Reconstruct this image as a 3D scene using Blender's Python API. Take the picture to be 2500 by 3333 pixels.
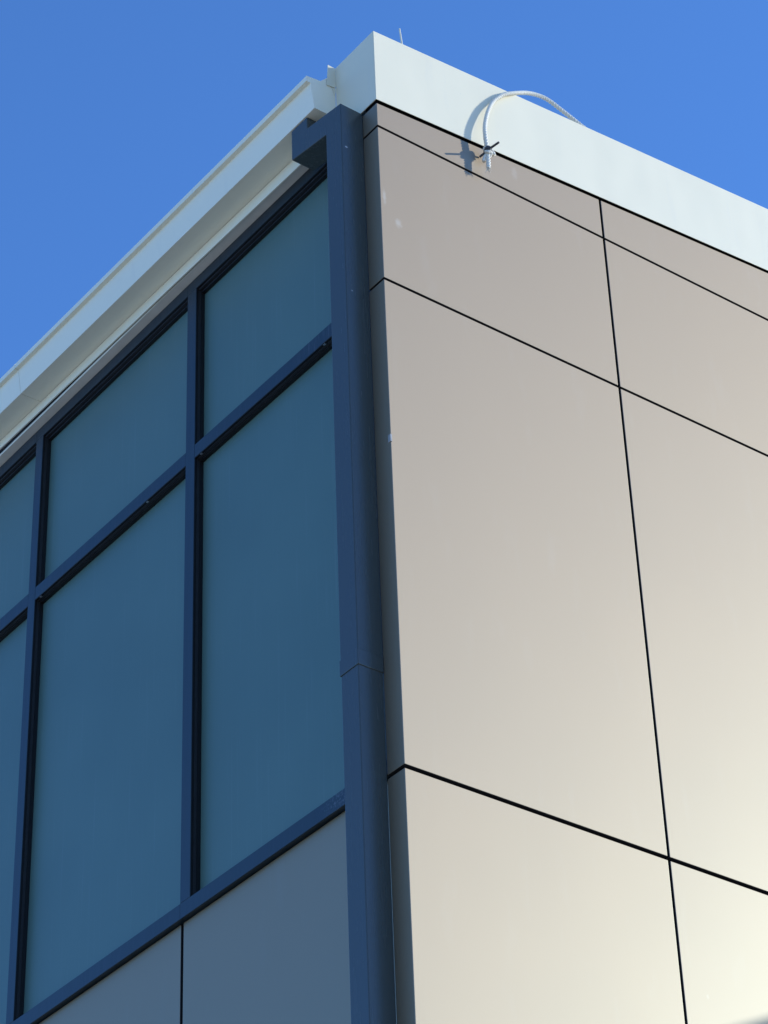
import bpy, bmesh, math, random
from mathutils import Vector, Matrix

# ------------------------------------------------------------------ reset
for o in list(bpy.data.objects):
    bpy.data.objects.remove(o)
sc = bpy.context.scene
COL = sc.collection
random.seed(7)

Z0 = 8.708            # height of the building-frame origin above the ground

# ------------------------------------------------------------------ camera
def camera():
    pitch, head, roll = math.radians(35.49926), math.radians(38.1608), math.radians(-2.27453)
    d = Vector((math.sin(head)*math.cos(pitch), math.cos(head)*math.cos(pitch), math.sin(pitch)))
    rt = Vector((math.cos(head), -math.sin(head), 0))
    up = rt.cross(d)
    r2 = math.cos(roll)*rt + math.sin(roll)*up
    u2 = -math.sin(roll)*rt + math.cos(roll)*up
    cd = bpy.data.cameras.new('camera')
    cd.sensor_fit = 'VERTICAL'
    cd.sensor_height = 36.0
    cd.lens = 8818.2077/3333*36.0
    cd.clip_start, cd.clip_end = 0.05, 3000
    co = bpy.data.objects.new('camera', cd)
    COL.objects.link(co)
    m = Matrix((r2, u2, -d)).transposed().to_4x4()
    m.translation = Vector((-4.957089, -6.250796, -7.108054 + Z0))
    co.matrix_world = m
    sc.camera = co
camera()

# ------------------------------------------------------------------ light
SUN_DIR = Vector((0.82, -0.42, 0.38)).normalized()      # towards the sun
el = math.asin(SUN_DIR.z)
az = math.atan2(SUN_DIR.x, SUN_DIR.y)
w = bpy.data.worlds.new('World')
sc.world = w
w.use_nodes = True
wn = w.node_tree
bg = wn.nodes['Background']
sky = wn.nodes.new('ShaderNodeTexSky')
sky.sky_type = 'NISHITA'
sky.sun_disc = False
sky.sun_elevation = el
sky.sun_rotation = az
sky.altitude = 900
sky.air_density = 1.0
sky.dust_density = 0.3
sky.ozone_density = 10.0
wn.links.new(sky.outputs[0], bg.inputs[0])
bg.inputs[1].default_value = 0.15

sd = bpy.data.lights.new('sun', 'SUN')
sd.energy = 2.3
sd.angle = math.radians(0.53)
sd.color = (0.96, 0.955, 0.88)
so = bpy.data.objects.new('sun', sd)
COL.objects.link(so)
so.rotation_euler = SUN_DIR.to_track_quat('Z', 'Y').to_euler()
so.location = (10, -8, 20)

vs = sc.view_settings
sc.display_settings.display_device = 'sRGB'
vs.view_transform = 'Standard'
vs.look = 'None'
vs.exposure = 1.03
vs.gamma = 1.0
vs.use_curve_mapping = False
sc.render.engine = 'CYCLES'
sc.cycles.max_bounces = 8
sc.cycles.use_denoising = True

# ------------------------------------------------------------------ materials
class NT:
    def __init__(s, name):
        s.m = bpy.data.materials.new(name)
        s.m.use_nodes = True
        s.t = s.m.node_tree
        s.b = s.t.nodes['Principled BSDF']
    def n(s, typ, **kw):
        x = s.t.nodes.new(typ)
        for k, v in kw.items():
            if k.startswith('i_'):
                x.inputs[k[2:].replace('_', ' ')].default_value = v
            else:
                setattr(x, k, v)
        return x
    def l(s, a, b):
        s.t.links.new(a, b)
    def set(s, **kw):
        for k, v in kw.items():
            s.b.inputs[k.replace('_', ' ')].default_value = v
    def coord(s, scale=(1, 1, 1)):
        tc = s.n('ShaderNodeTexCoord')
        mp = s.n('ShaderNodeMapping')
        mp.inputs['Scale'].default_value = scale
        s.l(tc.outputs['Object'], mp.inputs[0])
        return mp.outputs[0]
    def noise(s, co, scale, detail=3, rough=.55):
        x = s.n('ShaderNodeTexNoise')
        x.inputs['Scale'].default_value = scale
        x.inputs['Detail'].default_value = detail
        x.inputs['Roughness'].default_value = rough
        s.l(co, x.inputs['Vector'])
        return x.outputs['Fac']
    def rng(s, v, a, b, c, d):
        x = s.n('ShaderNodeMapRange')
        for i, q in enumerate((a, b, c, d)):
            x.inputs[1+i].default_value = q
        s.l(v, x.inputs[0])
        return x.outputs[0]
    def mix(s, f, a, b):
        x = s.n('ShaderNodeMix', data_type='RGBA')
        if isinstance(f, (int, float)): x.inputs[0].default_value = f
        else: s.l(f, x.inputs[0])
        for q, i in ((a, 6), (b, 7)):
            if isinstance(q, tuple): x.inputs[i].default_value = (*q, 1)
            else: s.l(q, x.inputs[i])
        return x.outputs[2]
    def math(s, op, a, b=None):
        x = s.n('ShaderNodeMath', operation=op)
        for i, q in enumerate((a, b)):
            if q is None: continue
            if isinstance(q, (int, float)): x.inputs[i].default_value = q
            else: s.l(q, x.inputs[i])
        return x.outputs[0]
    def bump(s, h, strength, dist):
        x = s.n('ShaderNodeBump')
        x.inputs['Strength'].default_value = strength
        x.inputs['Distance'].default_value = dist
        s.l(h, x.inputs['Height'])
        return x.outputs[0]
    def spot(s, co, centre, size, wob=0.0):
        """soft elliptical mark round a point of the object (0..1)"""
        mp = s.n('ShaderNodeMapping', vector_type='TEXTURE')
        mp.inputs['Location'].default_value = centre
        mp.inputs['Scale'].default_value = size
        s.l(co, mp.inputs[0])
        ln = s.n('ShaderNodeVectorMath', operation='LENGTH')
        s.l(mp.outputs[0], ln.inputs[0])
        v = ln.outputs['Value']
        if wob:
            nz = s.noise(co, 60, 3)
            v = s.math('ADD', v, s.math('MULTIPLY', s.math('SUBTRACT', nz, .5), wob))
        return s.rng(v, 1.0, .3, 0, 1)

def mat_panel():
    t = NT('champagne_metallic_panel')
    co = t.coord()
    big = t.noise(co, 1.3, 2)
    fine = t.noise(co, 900, 1)
    c = t.mix(t.rng(big, .3, .7, 0, 1), (.334, .243, .147), (.345, .253, .155))
    c = t.mix(t.rng(fine, .35, .65, 0, .10), c, (.42, .38, .35))
    oi = t.n('ShaderNodeObjectInfo')
    c = t.mix(t.rng(oi.outputs['Random'], 0, 1, 0, .07), c, (.24, .20, .17))
    st = t.noise(t.coord((2.2, 2.2, .5)), 5, 4)
    c = t.mix(t.rng(st, .58, .8, 0, .10), c, (.40, .37, .33))
    marks = [((.086, 0, .012+Z0), (.020, .02, .028)), ((.020, 0, .12+Z0), (.010, .02, .05)),
             ((1.32, 0, -2.99+Z0), (.008, .02, .012)), ((.50, 0, .54+Z0), (.10, .02, .05)),
             ((.72, 0, .615+Z0), (.02, .02, .045))]
    for k, (p, sz) in enumerate(marks):
        c = t.mix(t.math('MULTIPLY', t.spot(co, p, sz, 1.2), .35 if k < 2 else .15), c, (.52, .50, .45))
    t.l(c, t.b.inputs['Base Color'])
    t.set(Metallic=1.0, Roughness=.69, IOR=1.5)
    t.l(t.rng(big, .3, .7, .68, .70), t.b.inputs['Roughness'])
    wave = t.noise(t.coord((1, 1, .45)), 1.1, 1)
    h = t.math('ADD', t.math('MULTIPLY', wave, 1.0), t.math('MULTIPLY', fine, .004))
    nb = t.bump(h, .08, .02)
    t.l(nb, t.b.inputs['Normal'])
    # pearl flakes in the paint: a second, narrower and cooler metallic lobe
    p = t.n('ShaderNodeBsdfPrincipled')
    p.inputs['Base Color'].default_value = (.41, .55, .53, 1)
    p.inputs['Metallic'].default_value = 1.0
    p.inputs['Roughness'].default_value = .42
    t.l(nb, p.inputs['Normal'])
    mx = t.n('ShaderNodeMixShader')
    mx.inputs[0].default_value = .13
    t.l(t.b.outputs[0], mx.inputs[1])
    t.l(p.outputs[0], mx.inputs[2])
    t.l(mx.outputs[0], t.t.nodes['Material Output'].inputs[0])
    return t.m

def mat_white(name='white_painted_metal', col=(.735, .675, .50), rough=.52):
    t = NT(name)
    co = t.coord()
    big = t.noise(co, 2.0, 3)
    st = t.noise(t.coord((6, 6, .6)), 3, 4)
    c = t.mix(t.rng(big, .3, .75, 0, .5), col, tuple(x*.95 for x in col))
    c = t.mix(t.rng(st, .6, .85, 0, .22), c, (.55, .54, .50))
    dots = t.noise(co, 55, 1)
    c = t.mix(t.rng(dots, .80, .84, 0, .35), c, (.45, .45, .42))
    t.l(c, t.b.inputs['Base Color'])
    t.set(Roughness=rough, Metallic=.0)
    t.l(t.bump(t.noise(t.coord((1, 1, .6)), 2.2, 2), .30, .03), t.b.inputs['Normal'])
    return t.m

def mat_navy(name='navy_powder_coat', col=(.013, .024, .031), rough=.36):
    t = NT(name)
    co = t.coord()
    fine = t.noise(co, 700, 2)
    st = t.noise(t.coord((12, 12, .8)), 4, 4)
    c = t.mix(t.rng(fine, .3, .7, 0, .5), col, tuple(x*1.3 for x in col))
    c = t.mix(t.rng(st, .6, .85, 0, .12), c, (.10, .11, .12))
    c = t.mix(t.spot(co, (-.090, .093, .40+Z0), (.009, .01, .005), .4), c, (.55, .55, .53))
    c = t.mix(t.math('MULTIPLY', t.spot(co, (-.085, .093, -.35+Z0), (.006, .01, .004), .4), .6), c, (.5, .5, .48))
    # limey run marks and splashes at the ends of the transom and sill
    run = t.noise(t.coord((1, 45, 2)), 3, 3)
    spl = t.noise(co, 90, 3)
    c = t.mix(t.math('MULTIPLY', t.spot(co, (.046, .52, -.265+Z0), (.03, .16, .06), .3), t.rng(run, .52, .72, 0, .30)), c, (.30, .32, .34))
    c = t.mix(t.math('MULTIPLY', t.spot(co, (.046, .43, -2.39+Z0), (.03, .12, .06), .3), t.rng(spl, .48, .68, 0, .35)), c, (.26, .28, .30))
    t.l(c, t.b.inputs['Base Color'])
    t.set(Roughness=rough, IOR=1.47)
    t.l(t.rng(st, .3, .8, rough-.03, rough+.08), t.b.inputs['Roughness'])
    t.l(t.bump(fine, .12, .001), t.b.inputs['Normal'])
    return t.m

def mat_glass():
    t = NT('satin_blue_glass')
    co = t.coord()
    st = t.noise(t.coord((30, 30, .7)), 2.2, 5)
    big = t.noise(co, 1.5, 2)
    dirt = t.rng(st, .58, .85, 0, .22)
    c = t.mix(t.rng(big, .3, .7, 0, 1), (.084, .150, .126), (.096, .168, .140))
    oi = t.n('ShaderNodeObjectInfo')
    c = t.mix(t.rng(oi.outputs['Random'], 0, 1, 0, .18), c, (.05, .11, .12))
    c = t.mix(dirt, c, (.26, .34, .36))
    t.l(c, t.b.inputs['Base Color'])
    t.set(Roughness=.42, IOR=1.5)
    t.l(t.math('ADD', t.math('MULTIPLY', dirt, .6), .42), t.b.inputs['Roughness'])
    t.l(t.bump(t.noise(co, 2.0, 1), .05, .02), t.b.inputs['Normal'])
    return t.m

def mat_plain(name, col, rough=.6, var=.15, scale=40, metal=0.0):
    t = NT(name)
    n = t.noise(t.coord(), scale, 4)
    c = t.mix(t.rng(n, .3, .7, 0, 1), tuple(x*(1-var) for x in col), tuple(min(1, x*(1+var)) for x in col))
    t.l(c, t.b.inputs['Base Color'])
    t.set(Roughness=rough, Metallic=metal)
    t.l(t.bump(n, .2, .003), t.b.inputs['Normal'])
    return t.m

M = dict(
    panel=mat_panel(), white=mat_white(), navy=mat_navy(), glass=mat_glass(),
    pipe=mat_navy('slate_blue_pipe_paint', (.050, .060, .057), .24),
    soffit=mat_plain('taupe_soffit', (.76, .70, .57), .6, .06, 12),
    dark=mat_plain('dark_cavity_lining', (.006, .006, .008), .9),
    rubber=mat_plain('black_rubber_gasket', (.003, .003, .004), .6),
    bead=mat_plain('dark_grey_bead', (.020, .020, .023), .5),
    steel=mat_plain('galvanised_steel', (.45, .46, .46), .4, .1, 80, .7),
    concrete=mat_plain('pale_concrete', (.55, .49, .40), .9, .12, .6),
    rope=mat_plain('white_rope_fibre', (.70, .67, .58), .9, .2, 260),
    tape=mat_plain('dark_grey_tape', (.045, .045, .05), .6, .2, 200),
    trim=mat_white('shade_lifted_white_trim', (.88, .81, .62), .5),  # lighter copy of the capping white, brightening gutter and fascia in shade
    clip=mat_plain('grey_clip_plastic', (.30, .30, .29), .6, .1, 50),
    roofing=mat_plain('pale_roof_sheet', (.6, .6, .58), .5, .08, 5),
    room=mat_plain('plain_render', (.33, .30, .27), .8, .08, 3),
)

# ------------------------------------------------------------------ mesh helpers
def link(name, bm, m, parent=None, smooth=False, **props):
    me = bpy.data.meshes.new(name)
    bmesh.ops.recalc_face_normals(bm, faces=bm.faces)
    bm.to_mesh(me)
    bm.free()
    me.materials.append(M[m] if isinstance(m, str) else m)
    if smooth:
        for p in me.polygons: p.use_smooth = True
    o = bpy.data.objects.new(name, me)
    COL.objects.link(o)
    if parent: o.parent = parent
    for k, v in props.items(): o[k] = v
    return o

def empty(name, loc=(0, 0, 0), **props):
    o = bpy.data.objects.new(name, None)
    o.empty_display_size = .2
    COL.objects.link(o)
    o.location = loc
    for k, v in props.items(): o[k] = v
    return o

def bevel(bm, r, seg=2):
    if r <= 0: return
    es = [e for e in bm.edges if len(e.link_faces) == 2 and e.calc_face_angle(0) > .5]
    bmesh.ops.bevel(bm, geom=es, offset=r, segments=seg, affect='EDGES', profile=.5, clamp_overlap=True)

def box(bm, x0, x1, y0, y1, z0, z1, r=0, seg=2):
    """axis aligned box in the building frame, z measured from the frame origin"""
    b = bmesh.new()
    vs_ = [b.verts.new((x, y, z+Z0)) for x in (x0, x1) for y in (y0, y1) for z in (z0, z1)]
    for f in ((0, 1, 3, 2), (4, 6, 7, 5), (0, 4, 5, 1), (2, 3, 7, 6), (0, 2, 6, 4), (1, 5, 7, 3)):
        b.faces.new([vs_[i] for i in f])
    bmesh.ops.recalc_face_normals(b, faces=b.faces)
    bevel(b, r, seg)
    merge(bm, b)

def merge(bm, b):
    me = bpy.data.meshes.new('tmp')
    b.to_mesh(me); b.free()
    bm.from_mesh(me)
    bpy.data.meshes.remove(me)

def prism(bm, pts, axis, a, b_, r=0, seg=2, rise=0.0):
    """extrude a polygon along an axis: 'x' pts are (y,z); 'y' pts are (x,z); 'z' pts are (x,y).
    rise: extra z gained between both ends (axis y)"""
    b = bmesh.new()
    def P(p, t, k):
        if axis == 'x': return (t, p[0], p[1]+Z0)
        if axis == 'y': return (p[0], t, p[1]+Z0+(rise if k else 0))
        return (p[0], p[1], t+Z0)
    A = [b.verts.new(P(p, a, 0)) for p in pts]
    B = [b.verts.new(P(p, b_, 1)) for p in pts]
    n = len(pts)
    b.faces.new(A); b.faces.new(B[::-1])
    for i in range(n):
        b.faces.new((A[i], B[i], B[(i+1) % n], A[(i+1) % n]))
    bmesh.ops.recalc_face_normals(b, faces=b.faces)
    bevel(b, r, seg)
    merge(bm, b)

def solid(bm, quad, depth, r=0):
    """polygon (building-frame points) thickened along a vector"""
    b = bmesh.new()
    A = [b.verts.new((p[0], p[1], p[2]+Z0)) for p in quad]
    B = [b.verts.new((p[0]+depth[0], p[1]+depth[1], p[2]+Z0+depth[2])) for p in quad]
    n = len(quad)
    b.faces.new(A); b.faces.new(B[::-1])
    for i in range(n):
        b.faces.new((A[i], B[i], B[(i+1) % n], A[(i+1) % n]))
    bmesh.ops.recalc_face_normals(b, faces=b.faces)
    bevel(b, r)
    merge(bm, b)

# ------------------------------------------------------------------ ground
bm = bmesh.new()
b = bmesh.ops.create_grid(bm, x_segments=1, y_segments=1, size=900)
link('ground', bm, 'concrete', kind='structure')

# ------------------------------------------------------------------ the building
B = empty('office_building', (0, 0, 0),
          label='modern office building corner with beige metal cladding, blue glazing and white roof edge',
          category='building')

G = .012                      # joint width between cladding panels
J1, J2, J3, J4 = .4942, -.3098, -2.4757, -4.62
CW = 1.2
RX = 6.0                      # length of the right wall
LY = 9.15                     # length of the left wall
PT = .030                     # panel depth
capb = lambda x: .6345 + .0745*x      # white capping, lower edge
capt = lambda x: 1.0227 + .0777*x     # white capping, upper edge
ptop = lambda x: .6195 + .0765*x      # top of the first panel row

# dark lining behind the open joints
bm = bmesh.new()
prism(bm, [(.042, -Z0+.02), (RX-.05, -Z0+.02), (RX-.05, capt(RX)-.03), (.042, capt(0)-.03)], 'y', .046, .125)
link('wall_lining', bm, 'dark', B)
bm = bmesh.new()
box(bm, .135, .19, .127, LY-.1, -Z0+.02, .70)
link('wall_lining', bm, 'dark', B)

def corner_panel(z0, z1, top=None):
    """L-shaped cassette that folds round the corner"""
    bm_ = bmesh.new()
    b_ = bmesh.new()
    x1 = CW-G/2
    pts = [(0, 0), (x1, 0), (x1, PT), (.036, PT), (.036, .097), (0, .097)]
    A = [b_.verts.new((p[0], p[1], z0+Z0)) for p in pts]
    T = [b_.verts.new((p[0], p[1], (top(p[0]) if top else z1)+Z0)) for p in pts]
    b_.faces.new(A); b_.faces.new(T[::-1])
    for i in range(6):
        b_.faces.new((A[i], T[i], T[(i+1) % 6], A[(i+1) % 6]))
    bmesh.ops.recalc_face_normals(b_, faces=b_.faces)
    bevel(b_, .0022, 3)
    merge(bm_, b_)
    dark_sides(link('wall_panel', bm_, 'panel', B))

def dark_sides(o):
    """the folded edges inside the open joints are blackened to imitate the shade of the gap"""
    o.data.materials.append(M['dark'])  # black edge colour stands in for the shade inside the joint
    for p in o.data.polygons:
        n = p.normal
        if (abs(n.z) > .95 or n.x > .95 or n.y > .95) or (abs(n.x) > .95 and p.center.x > .5):
            p.material_index = 1

def flat_panel(xa, xb, z0, z1, top=None):
    bm_ = bmesh.new()
    prism(bm_, [(xa, z0), (xb, z0), (xb, top(xb) if top else z1), (xa, top(xa) if top else z1)],
          'y', 0, PT, .0022, 3)
    dark_sides(link('wall_panel', bm_, 'panel', B))

rows = [(J1+G/2, None), (J2+G/2, J1-G/2), (J3+.008, J2-G/2), (J4+.008, J3-.008), (-6.75, J4-.008), (-Z0+.06, -6.766)]
for k, (z0, z1) in enumerate(rows):
    top = ptop if z1 is None else None
    corner_panel(z0, z1, top)
    for c in range(1, 5):
        flat_panel(c*CW+G/2, (c+1)*CW-G/2, z0, z1, top)

# little grey clip that straddles the folded corner of the tall panel
bm = bmesh.new()
prism(bm, [(-.0035, -.003), (.005, -.003), (.005, .001), (.0005, .001), (.0005, .012), (-.0035, .012)], 'z', -1.100, -1.066, .0008, 1)
link('corner_clip', bm, 'clip', B)

# white capping round the top: thin folded skin, hollow inside
bm = bmesh.new()
T = .003
e = .006
prism(bm, [(-e, capb(-e)), (RX, capb(RX)), (RX, capt(RX)), (-e, capt(-e))], 'y', -e, -e+T, .0010, 2)
cap = link('roof_capping', bm, 'white', B)
bm = bmesh.new()
prism(bm, [(-e+T, capb(0)+.001), (-e, capb(0)+.001), (-e, capt(-e)), (-e+T, capt(-e))], 'y', -e+T, .2615)
link('capping_return', bm, 'white', cap)
bm = bmesh.new()
prism(bm, [(-e+T, capt(0)-.004), (RX, capt(RX)-.004), (RX, capt(RX)-.0012), (-e+T, capt(0)-.0012)], 'y', -e+T, .24)
link('capping_top', bm, 'white', cap)

# ---- window wall on the left
XF = .0458                 # front of the frames
XG = .089                  # glass
HB, HT = .6271, .6880
TT, TB = -.2333, -.3022
ST, SB = -2.3566, -2.4205
mull = [(1.3864, 1.4537), (2.6818, 2.7431), (3.9740, 4.0390), (5.2690, 5.3340), (6.5640, 6.6290), (7.8590, 7.9240)]

def window(y0, y1, ml):
    """one bay: frame (head, mullion at its far side, sill) with transom, panes, beads"""
    yl = ml[1]                             # far edge of the mullion
    bm_ = bmesh.new()
    box(bm_, XF, .132, y0, yl, HB, HT, .0012, 1)
    box(bm_, XF, .132, y0, yl, SB, ST, .0012, 1)
    box(bm_, XF, .132, ml[0], yl, ST, HB, .0012, 1)
    f = link('window', bm_, 'navy', B)
    bm_ = bmesh.new()
    box(bm_, XF+.0006, .130, y0, y1, TB, TT, .0012, 1)
    link('transom', bm_, 'navy', f)
    bm_ = bmesh.new()
    box(bm_, XF-.003, XF+.006, y0, yl-.001, SB-.0045, SB-.0005, .0008, 1)
    link('sill_lip', bm_, 'navy', f)
    for z0, z1, hd in ((TT, HB, .014), (ST, TB, .004)):
        bm_ = bmesh.new()
        box(bm_, XG, XG+.024, y0+.001, y1-.001, z0+.001, z1-.001)
        link('pane', bm_, 'glass', f)
        # glazing bead: a grey ring between a black groove and a black gasket
        bm_ = bmesh.new()
        xa, xb, t = XF+.012, XF+.025, .003
        box(bm_, xa, xb, y1-t, y1-.0003, z0+.0003, z1-.0003)
        box(bm_, xa, xb, y0+.0003, y0+t, z0+.0003, z1-.0003)
        box(bm_, xa, xb, y0+t, y1-t, z1-t-hd*.4, z1-.0003)
        box(bm_, xa, xb, y0+t, y1-t, z0+.0003, z0+t)
        bd = link('glazing_bead', bm_, 'bead', f)
        bm_ = bmesh.new()
        xa, xb, t = XF+.0256, XG-.0002, .005
        box(bm_, xa, xb, y1-t, y1-.0006, z0+.0006, z1-.0006)
        box(bm_, xa, xb, y0+.0006, y0+t, z0+.0006, z1-.0006)
        box(bm_, xa, xb, y0+t, y1-t, z1-t-hd, z1-.0006)
        box(bm_, xa, xb, y0+t, y1-t, z0+.0006, z0+t)
        box(bm_, XF+.0015, XF+.0116, y1-.0015, y1-.0004, z0+.0004, z1-.0004)
        box(bm_, XF+.0015, XF+.0116, y0+.0015, y1-.0016, z1-.0015, z1-.0004)
        link('gasket', bm_, 'rubber', f)
    # pale packers left showing in the groove under the transom
    for yy in (y1-.048, y0+.30):
        bm_ = bmesh.new()
        box(bm_, XF+.004, XF+.0115, yy, yy+.012, TB-.004, TB-.0008)
        link('packer', bm_, 'steel', f)

# right jamb beside the downpipe
bm = bmesh.new()
box(bm, XF, .132, .100, .158, SB, HT, .0012, 1)
link('window_jamb', bm, 'navy', B)
ys = .158
for m_ in mull:
    window(ys, m_[0], m_)
    ys = m_[1]
bm = bmesh.new()
box(bm, XF, .132, ys, LY, SB, HT)
link('window_jamb', bm, 'navy', B)

# spandrel panels under the windows
edges = [.100, 1.4735, 2.90, 4.32, 5.74, 7.16, LY]
levels = [(-4.62, -2.4245), (-6.75, -4.64), (-Z0+.06, -6.77)]
for z0, z1 in levels:
    for i in range(6):
        bm = bmesh.new()
        box(bm, .070, .070+PT, edges[i]+(.009 if i else 0), edges[i+1]-.009, z0, z1, .0022, 3)
        o = link('spandrel_panel', bm, 'panel', B)
        o.data.materials.append(M['dark'])  # joint edges blackened here too, in place of shade
        for p in o.data.polygons:
            if abs(p.normal.y) > .95 or abs(p.normal.z) > .95: p.material_index = 1

# soffit board above the window head
bm = bmesh.new()
box(bm, .003, .131, .266, LY, .6905, .7025)
link('soffit_board', bm, 'soffit', B)

# ---- eaves gutter with a slight fall towards the corner
FALL = .0122
gz = lambda y: FALL*(y-.266)
def gutter_seg(ya, yb):
    bm_ = bmesh.new()
    d = gz(ya)
    pts = [(-.156, .897), (-.156, .870), (-.136, .869), (-.117, .737), (-.006, .737), (-.006, .930), (-.0095, .930),
           (-.0095, .7405), (-.1140, .7405), (-.1325, .8725), (-.1325, .882), (-.1525, .882), (-.1525, .897)]
    prism(bm_, [(p[0], p[1]+d) for p in pts], 'y', ya, yb, rise=FALL*(yb-ya))
    return link('gutter', bm_, 'trim', B)
g1 = gutter_seg(.2665, 2.6235)
g2 = gutter_seg(2.6260, 6.0)
g3 = gutter_seg(6.0025, LY+.1)
# joint strap inside the run, seen as a dark line
for yy, gg in ((2.62475, g1), (6.00125, g2)):
    bm = bmesh.new()
    d = gz(yy)
    pts = [(-.151, .893), (-.151, .874), (-.133, .872), (-.1135, .7405), (-.008, .7405), (-.008, .80), (-.10, .80), (-.12, .893)]
    prism(bm, [(p[0], p[1]+d) for p in pts], 'y', yy-.02, yy+.02)
    link('joint_strap', bm, 'bead', gg)
# stop end
bm = bmesh.new()
prism(bm, [(-.157, .898), (-.157, .869), (-.1365, .868), (-.118, .736), (-.0065, .736), (-.0065, .942), (-.052, .942), (-.083, .908)],
      'y', .2635, .2660)
link('end_cap', bm, 'trim', g1)
# fascia strip below the gutter, its lower edge follows the fall
bm = bmesh.new()
b = bmesh.new()
quad = [(.266, .6680), (LY, .6680+.019*(LY-.266)), (LY, .7335+gz(LY)), (.266, .7335)]
solid(bm, [(-.0085, y, z) for y, z in quad], (.006, 0, 0))
link('fascia_board', bm, 'trim', B)
bm = bmesh.new()
box(bm, -.0018, .0020, .268, LY-.01, .7060, .722)
link('wall_lining', bm, 'dark', B)
# bent flashing flap at the end of the capping
bm = bmesh.new()
solid(bm, [(-.0462, .2585, 1.0190), (-.0088, .2585, 1.0180), (-.0066, .2585, .9150), (-.0130, .2585, .9045), (-.0544, .2585, .8990)], (0, .0022, 0))
solid(bm, [(-.0262, .2612, .9000), (-.0066, .2612, .9060), (-.0066, .2612, .8800), (-.0126, .2612, .8585)], (0, .0015, 0))
link('flashing_flap', bm, 'white', cap)

# roof sheet behind the capping and plain far walls that close the block
bm = bmesh.new()
solid(bm, [(.10, .245, capt(0)-.12), (RX-.01, .245, capt(RX)-.12), (RX-.01, LY, capt(RX)-.12), (.10, LY, capt(0)-.12)], (0, 0, .03))
link('roof', bm, 'roofing', B)
bm = bmesh.new()
prism(bm, [(RX-.04, -Z0), (RX, -Z0), (RX, capt(RX)-.13), (RX-.04, capt(RX)-.13)], 'y', .13, LY)
link('side_wall', bm, 'room', B)
bm = bmesh.new()
prism(bm, [(.20, -Z0), (RX-.05, -Z0), (RX-.05, capt(RX)-.13), (.20, capt(.1)-.13)], 'y', LY-.05, LY)
link('side_wall', bm, 'room', B)

# ---- square downpipe with a raking offset up to the gutter outlet
bm = bmesh.new()
XP = -.113
prism(bm, [(.093, -2.030), (.093, .6292), (.3245, .6715), (.3245, .7360), (.436, .7380), (.436, .5755), (.197, .5340), (.197, -2.030)],
      'x', XP, -.0012, .004, 3)
dp = link('downpipe', bm, 'pipe', B)
bm = bmesh.new()
prism(bm, [(XP+.0015, .0945), (-.0015, .0945), (-.0015, .1955), (XP+.0015, .1955)], 'z', -Z0, -2.031, .004, 3)
link('lower_pipe', bm, 'pipe', dp)
bm = bmesh.new()
prism(bm, [(XP-.0025, .0905), (-.0010, .0905), (-.0010, .1995), (XP-.0025, .1995)], 'z', -2.059, -1.993, .003, 3)
link('pipe_collar', bm, 'pipe', dp)

# ------------------------------------------------------------------ unseen low block added so its roof edge shades the wall
NB = empty('shadow_block', (6.9, -2.8, 0), label='unseen plain block added to cast a soft shadow on the clad wall', category='building')
bm = bmesh.new()
box(bm, 0, 3.2, -1.4, 1.6, -Z0, -.69)
link('wall', bm, 'room', NB)
bm = bmesh.new()
box(bm, -.02, 3.22, -1.42, 1.62, -.69, -.555, .004, 1)
link('roof_edge', bm, 'white', NB)

# ------------------------------------------------------------------ rod on the roof
def tube(bm, pts, rad, n=10, lobes=0, amp=0.0, pitch=.05, cap_=True):
    """tube through points; lobes give a laid-rope cross section that twists"""
    P = [Vector(p) for p in pts]
    rings = []
    s = 0.0
    t0 = (P[1]-P[0]).normalized()
    up = t0.orthogonal().normalized()
    for i, p in enumerate(P):
        t = (P[min(i+1, len(P)-1)]-P[max(i-1, 0)]).normalized()
        up = (up - up.dot(t)*t).normalized()
        side = t.cross(up)
        if i: s += (p-P[i-1]).length
        tw = 2*math.pi*s/pitch
        r_ = rad(i/(len(P)-1)) if callable(rad) else rad
        ring = []
        for k in range(n):
            a = 2*math.pi*k/n
            rr = r_*(1 + (amp*(abs(math.cos(lobes*(a-tw)/2))*2-1) if lobes else 0))
            ring.append(bm.verts.new(p + rr*(math.cos(a)*up + math.sin(a)*side)))
        rings.append(ring)
    for A_, B_ in zip(rings, rings[1:]):
        for k in range(n):
            bm.faces.new((A_[k], A_[(k+1) % n], B_[(k+1) % n], B_[k]))
    if cap_:
        bm.faces.new(rings[0][::-1]); bm.faces.new(rings[-1])

def spline(pts, per=24):
    P = [Vector(p) for p in pts]
    P = [2*P[0]-P[1]] + P + [2*P[-1]-P[-2]]
    out = []
    for i in range(1, len(P)-2):
        a, b_, c, d = P[i-1:i+3]
        for k in range(per):
            t = k/per
            out.append(.5*((2*b_) + (c-a)*t + (2*a-5*b_+4*c-d)*t*t + (3*b_-a-3*c+d)*t**3))
    out.append(P[-2])
    return out

bm = bmesh.new()
tube(bm, spline([(.169, .022, 1.020+Z0), (.1645, .0205, 1.07+Z0), (.160, .020, 1.11+Z0), (.1555, .020, 1.151+Z0)], 6), lambda t: .0040-.0006*t, 10)
link('roof_rod', bm, 'white', None, True, label='short thin white rod sticking up from the white roof edge near the corner', category='rod')

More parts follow.
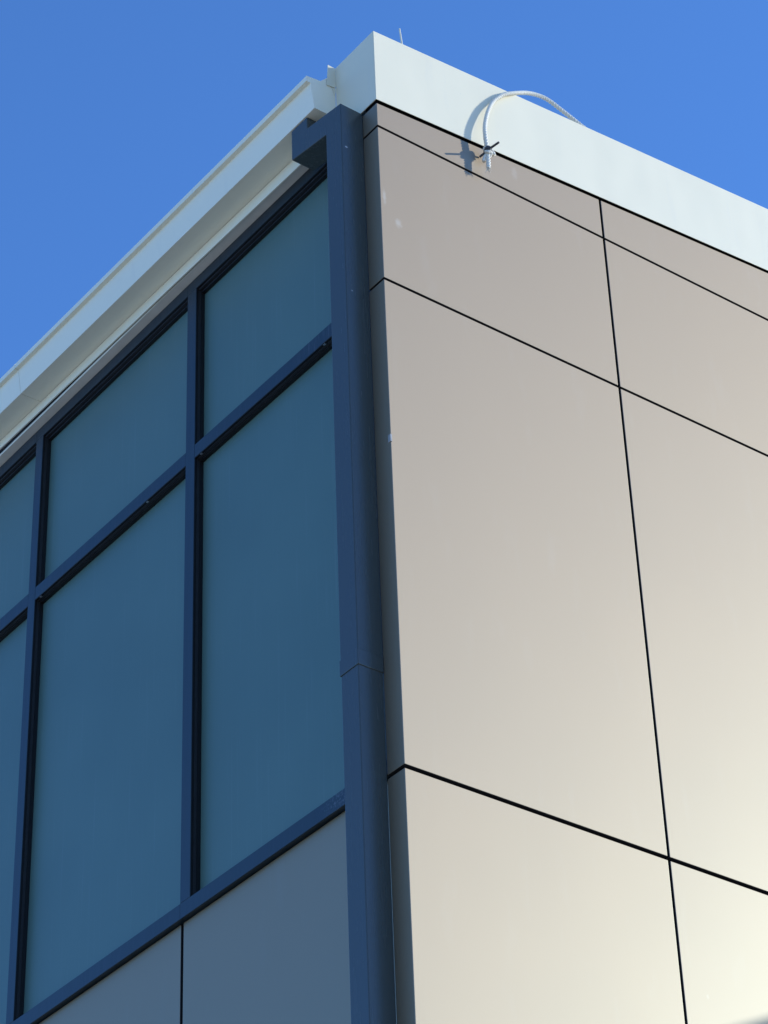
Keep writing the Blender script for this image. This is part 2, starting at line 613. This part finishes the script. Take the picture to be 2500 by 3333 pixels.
# ------------------------------------------------------------------ rope over the roof edge
R = empty('rope', (.546, -.04, .62+Z0),
          label='white twisted rope looped over the white roof edge, knotted at its hanging end', category='rope')
off = R.location
L = lambda p: (p[0]-off.x, p[1]-off.y, p[2]+Z0-off.z)
path = [(1.26, .034, 1.116), (1.2017, 0.0300, 1.1390), (1.1533, 0.0280, 1.1518), (1.0693, 0.0340, 1.1872), (0.9846, 0.0360, 1.2121), (0.9164, 0.0310, 1.1996), (0.8465, 0.0180, 1.1627), (0.7780, 0.0000, 1.1099), (0.7346, -0.0120, 1.0734), (0.6956, -0.0195, 1.0423), (0.6611, -0.0215, 1.0103),
        (.6205, -.0235, .960), (.585, -.0300, .896),
        (.5592, -.0345, .827), (.5412, -.0390, .756), (.5368, -.0415, .700), (.5395, -.0415, .655), (.5445, -.040, .620), (.5450, -.040, .600),
        (.5445, -.040, .560), (.5435, -.040, .517)]
bm = bmesh.new()
tube(bm, [L(p) for p in spline(path, 30)], .0080, 24, 3, .25, .046)
link('cord', bm, 'rope', R, True)
# knot: tight uneven turns of the same cord
bm = bmesh.new()
kn = []
for i in range(70):
    t = i/69*2*math.pi*2.1
    kn.append(L((.5452+.0100*math.cos(t)+.003*math.sin(1.7*t), -.040+.0105*math.sin(t), .629-.032*i/69+.005*math.sin(2.3*t))))
tube(bm, kn, lambda t: .0058+.0012*math.sin(9*t), 14, 3, .18, .04)
link('knot', bm, 'rope', R, True)
# dark strap through the knot: one end rests on the panel, the other points away from the wall
bm = bmesh.new()
tube(bm, [L(p) for p in spline([(.530, -.0035, .601), (.534, -.013, .606), (.541, -.028, .613), (.546, -.050, .620), (.550, -.072, .621), (.554, -.104, .6205)], 8)],
     lambda t: .0055-.0015*abs(t-.5), 8)
for zc, rr in ((.636, .0125), (.630, .0150), (.620, .0165), (.611, .0150)):
    lp = [L((.5455+rr*math.cos(a_), -.040+rr*math.sin(a_), zc+.005*math.sin(a_+zc*90))) for a_ in [i/16*2*math.pi for i in range(17)]]
    tube(bm, lp, .0030, 8)
link('tie_strap', bm, 'tape', R, True)
# frayed pale ends of the strap lashing
bm = bmesh.new()
tube(bm, [L(p) for p in spline([(.552, -.047, .617), (.562, -.046, .622), (.570, -.043, .618), (.576, -.042, .606)], 6)], lambda t: .005+.004*t, 10, 3, .15, .04)
tube(bm, [L(p) for p in spline([(.540, -.034, .600), (.534, -.032, .585), (.530, -.030, .570), (.5285, -.030, .556)], 6)], lambda t: .005+.002*t, 10, 3, .15, .04)
link('frayed_end', bm, 'rope', R, True)
bm = bmesh.new()
rnd = random.Random(3)
for i in range(26):
    # loose fibres at the cut tail and round the knot
    if i < 14: p0 = Vector((.5435+rnd.uniform(-.005, .005), -.040+rnd.uniform(-.005, .005), .520)); d_ = Vector((rnd.uniform(-.5, .5), rnd.uniform(-.5, .5), -1))
    else: p0 = Vector((.5450+rnd.uniform(-.012, .012), -.040+rnd.uniform(-.012, .012), rnd.uniform(.598, .632))); d_ = Vector((rnd.uniform(-1, 1), rnd.uniform(-1, 1), rnd.uniform(-.8, .6)))
    ln_ = rnd.uniform(.010, .022)
    p1 = p0 + d_.normalized()*ln_*.5
    p2 = p1 + (d_.normalized()+Vector((rnd.uniform(-.6, .6), rnd.uniform(-.6, .6), -.3)))*ln_*.4
    tube(bm, [L(p0), L(p1), L(p2)], lambda t: .0011-.0005*t, 5)
link('loose_fibres', bm, 'rope', R, True, kind='stuff')
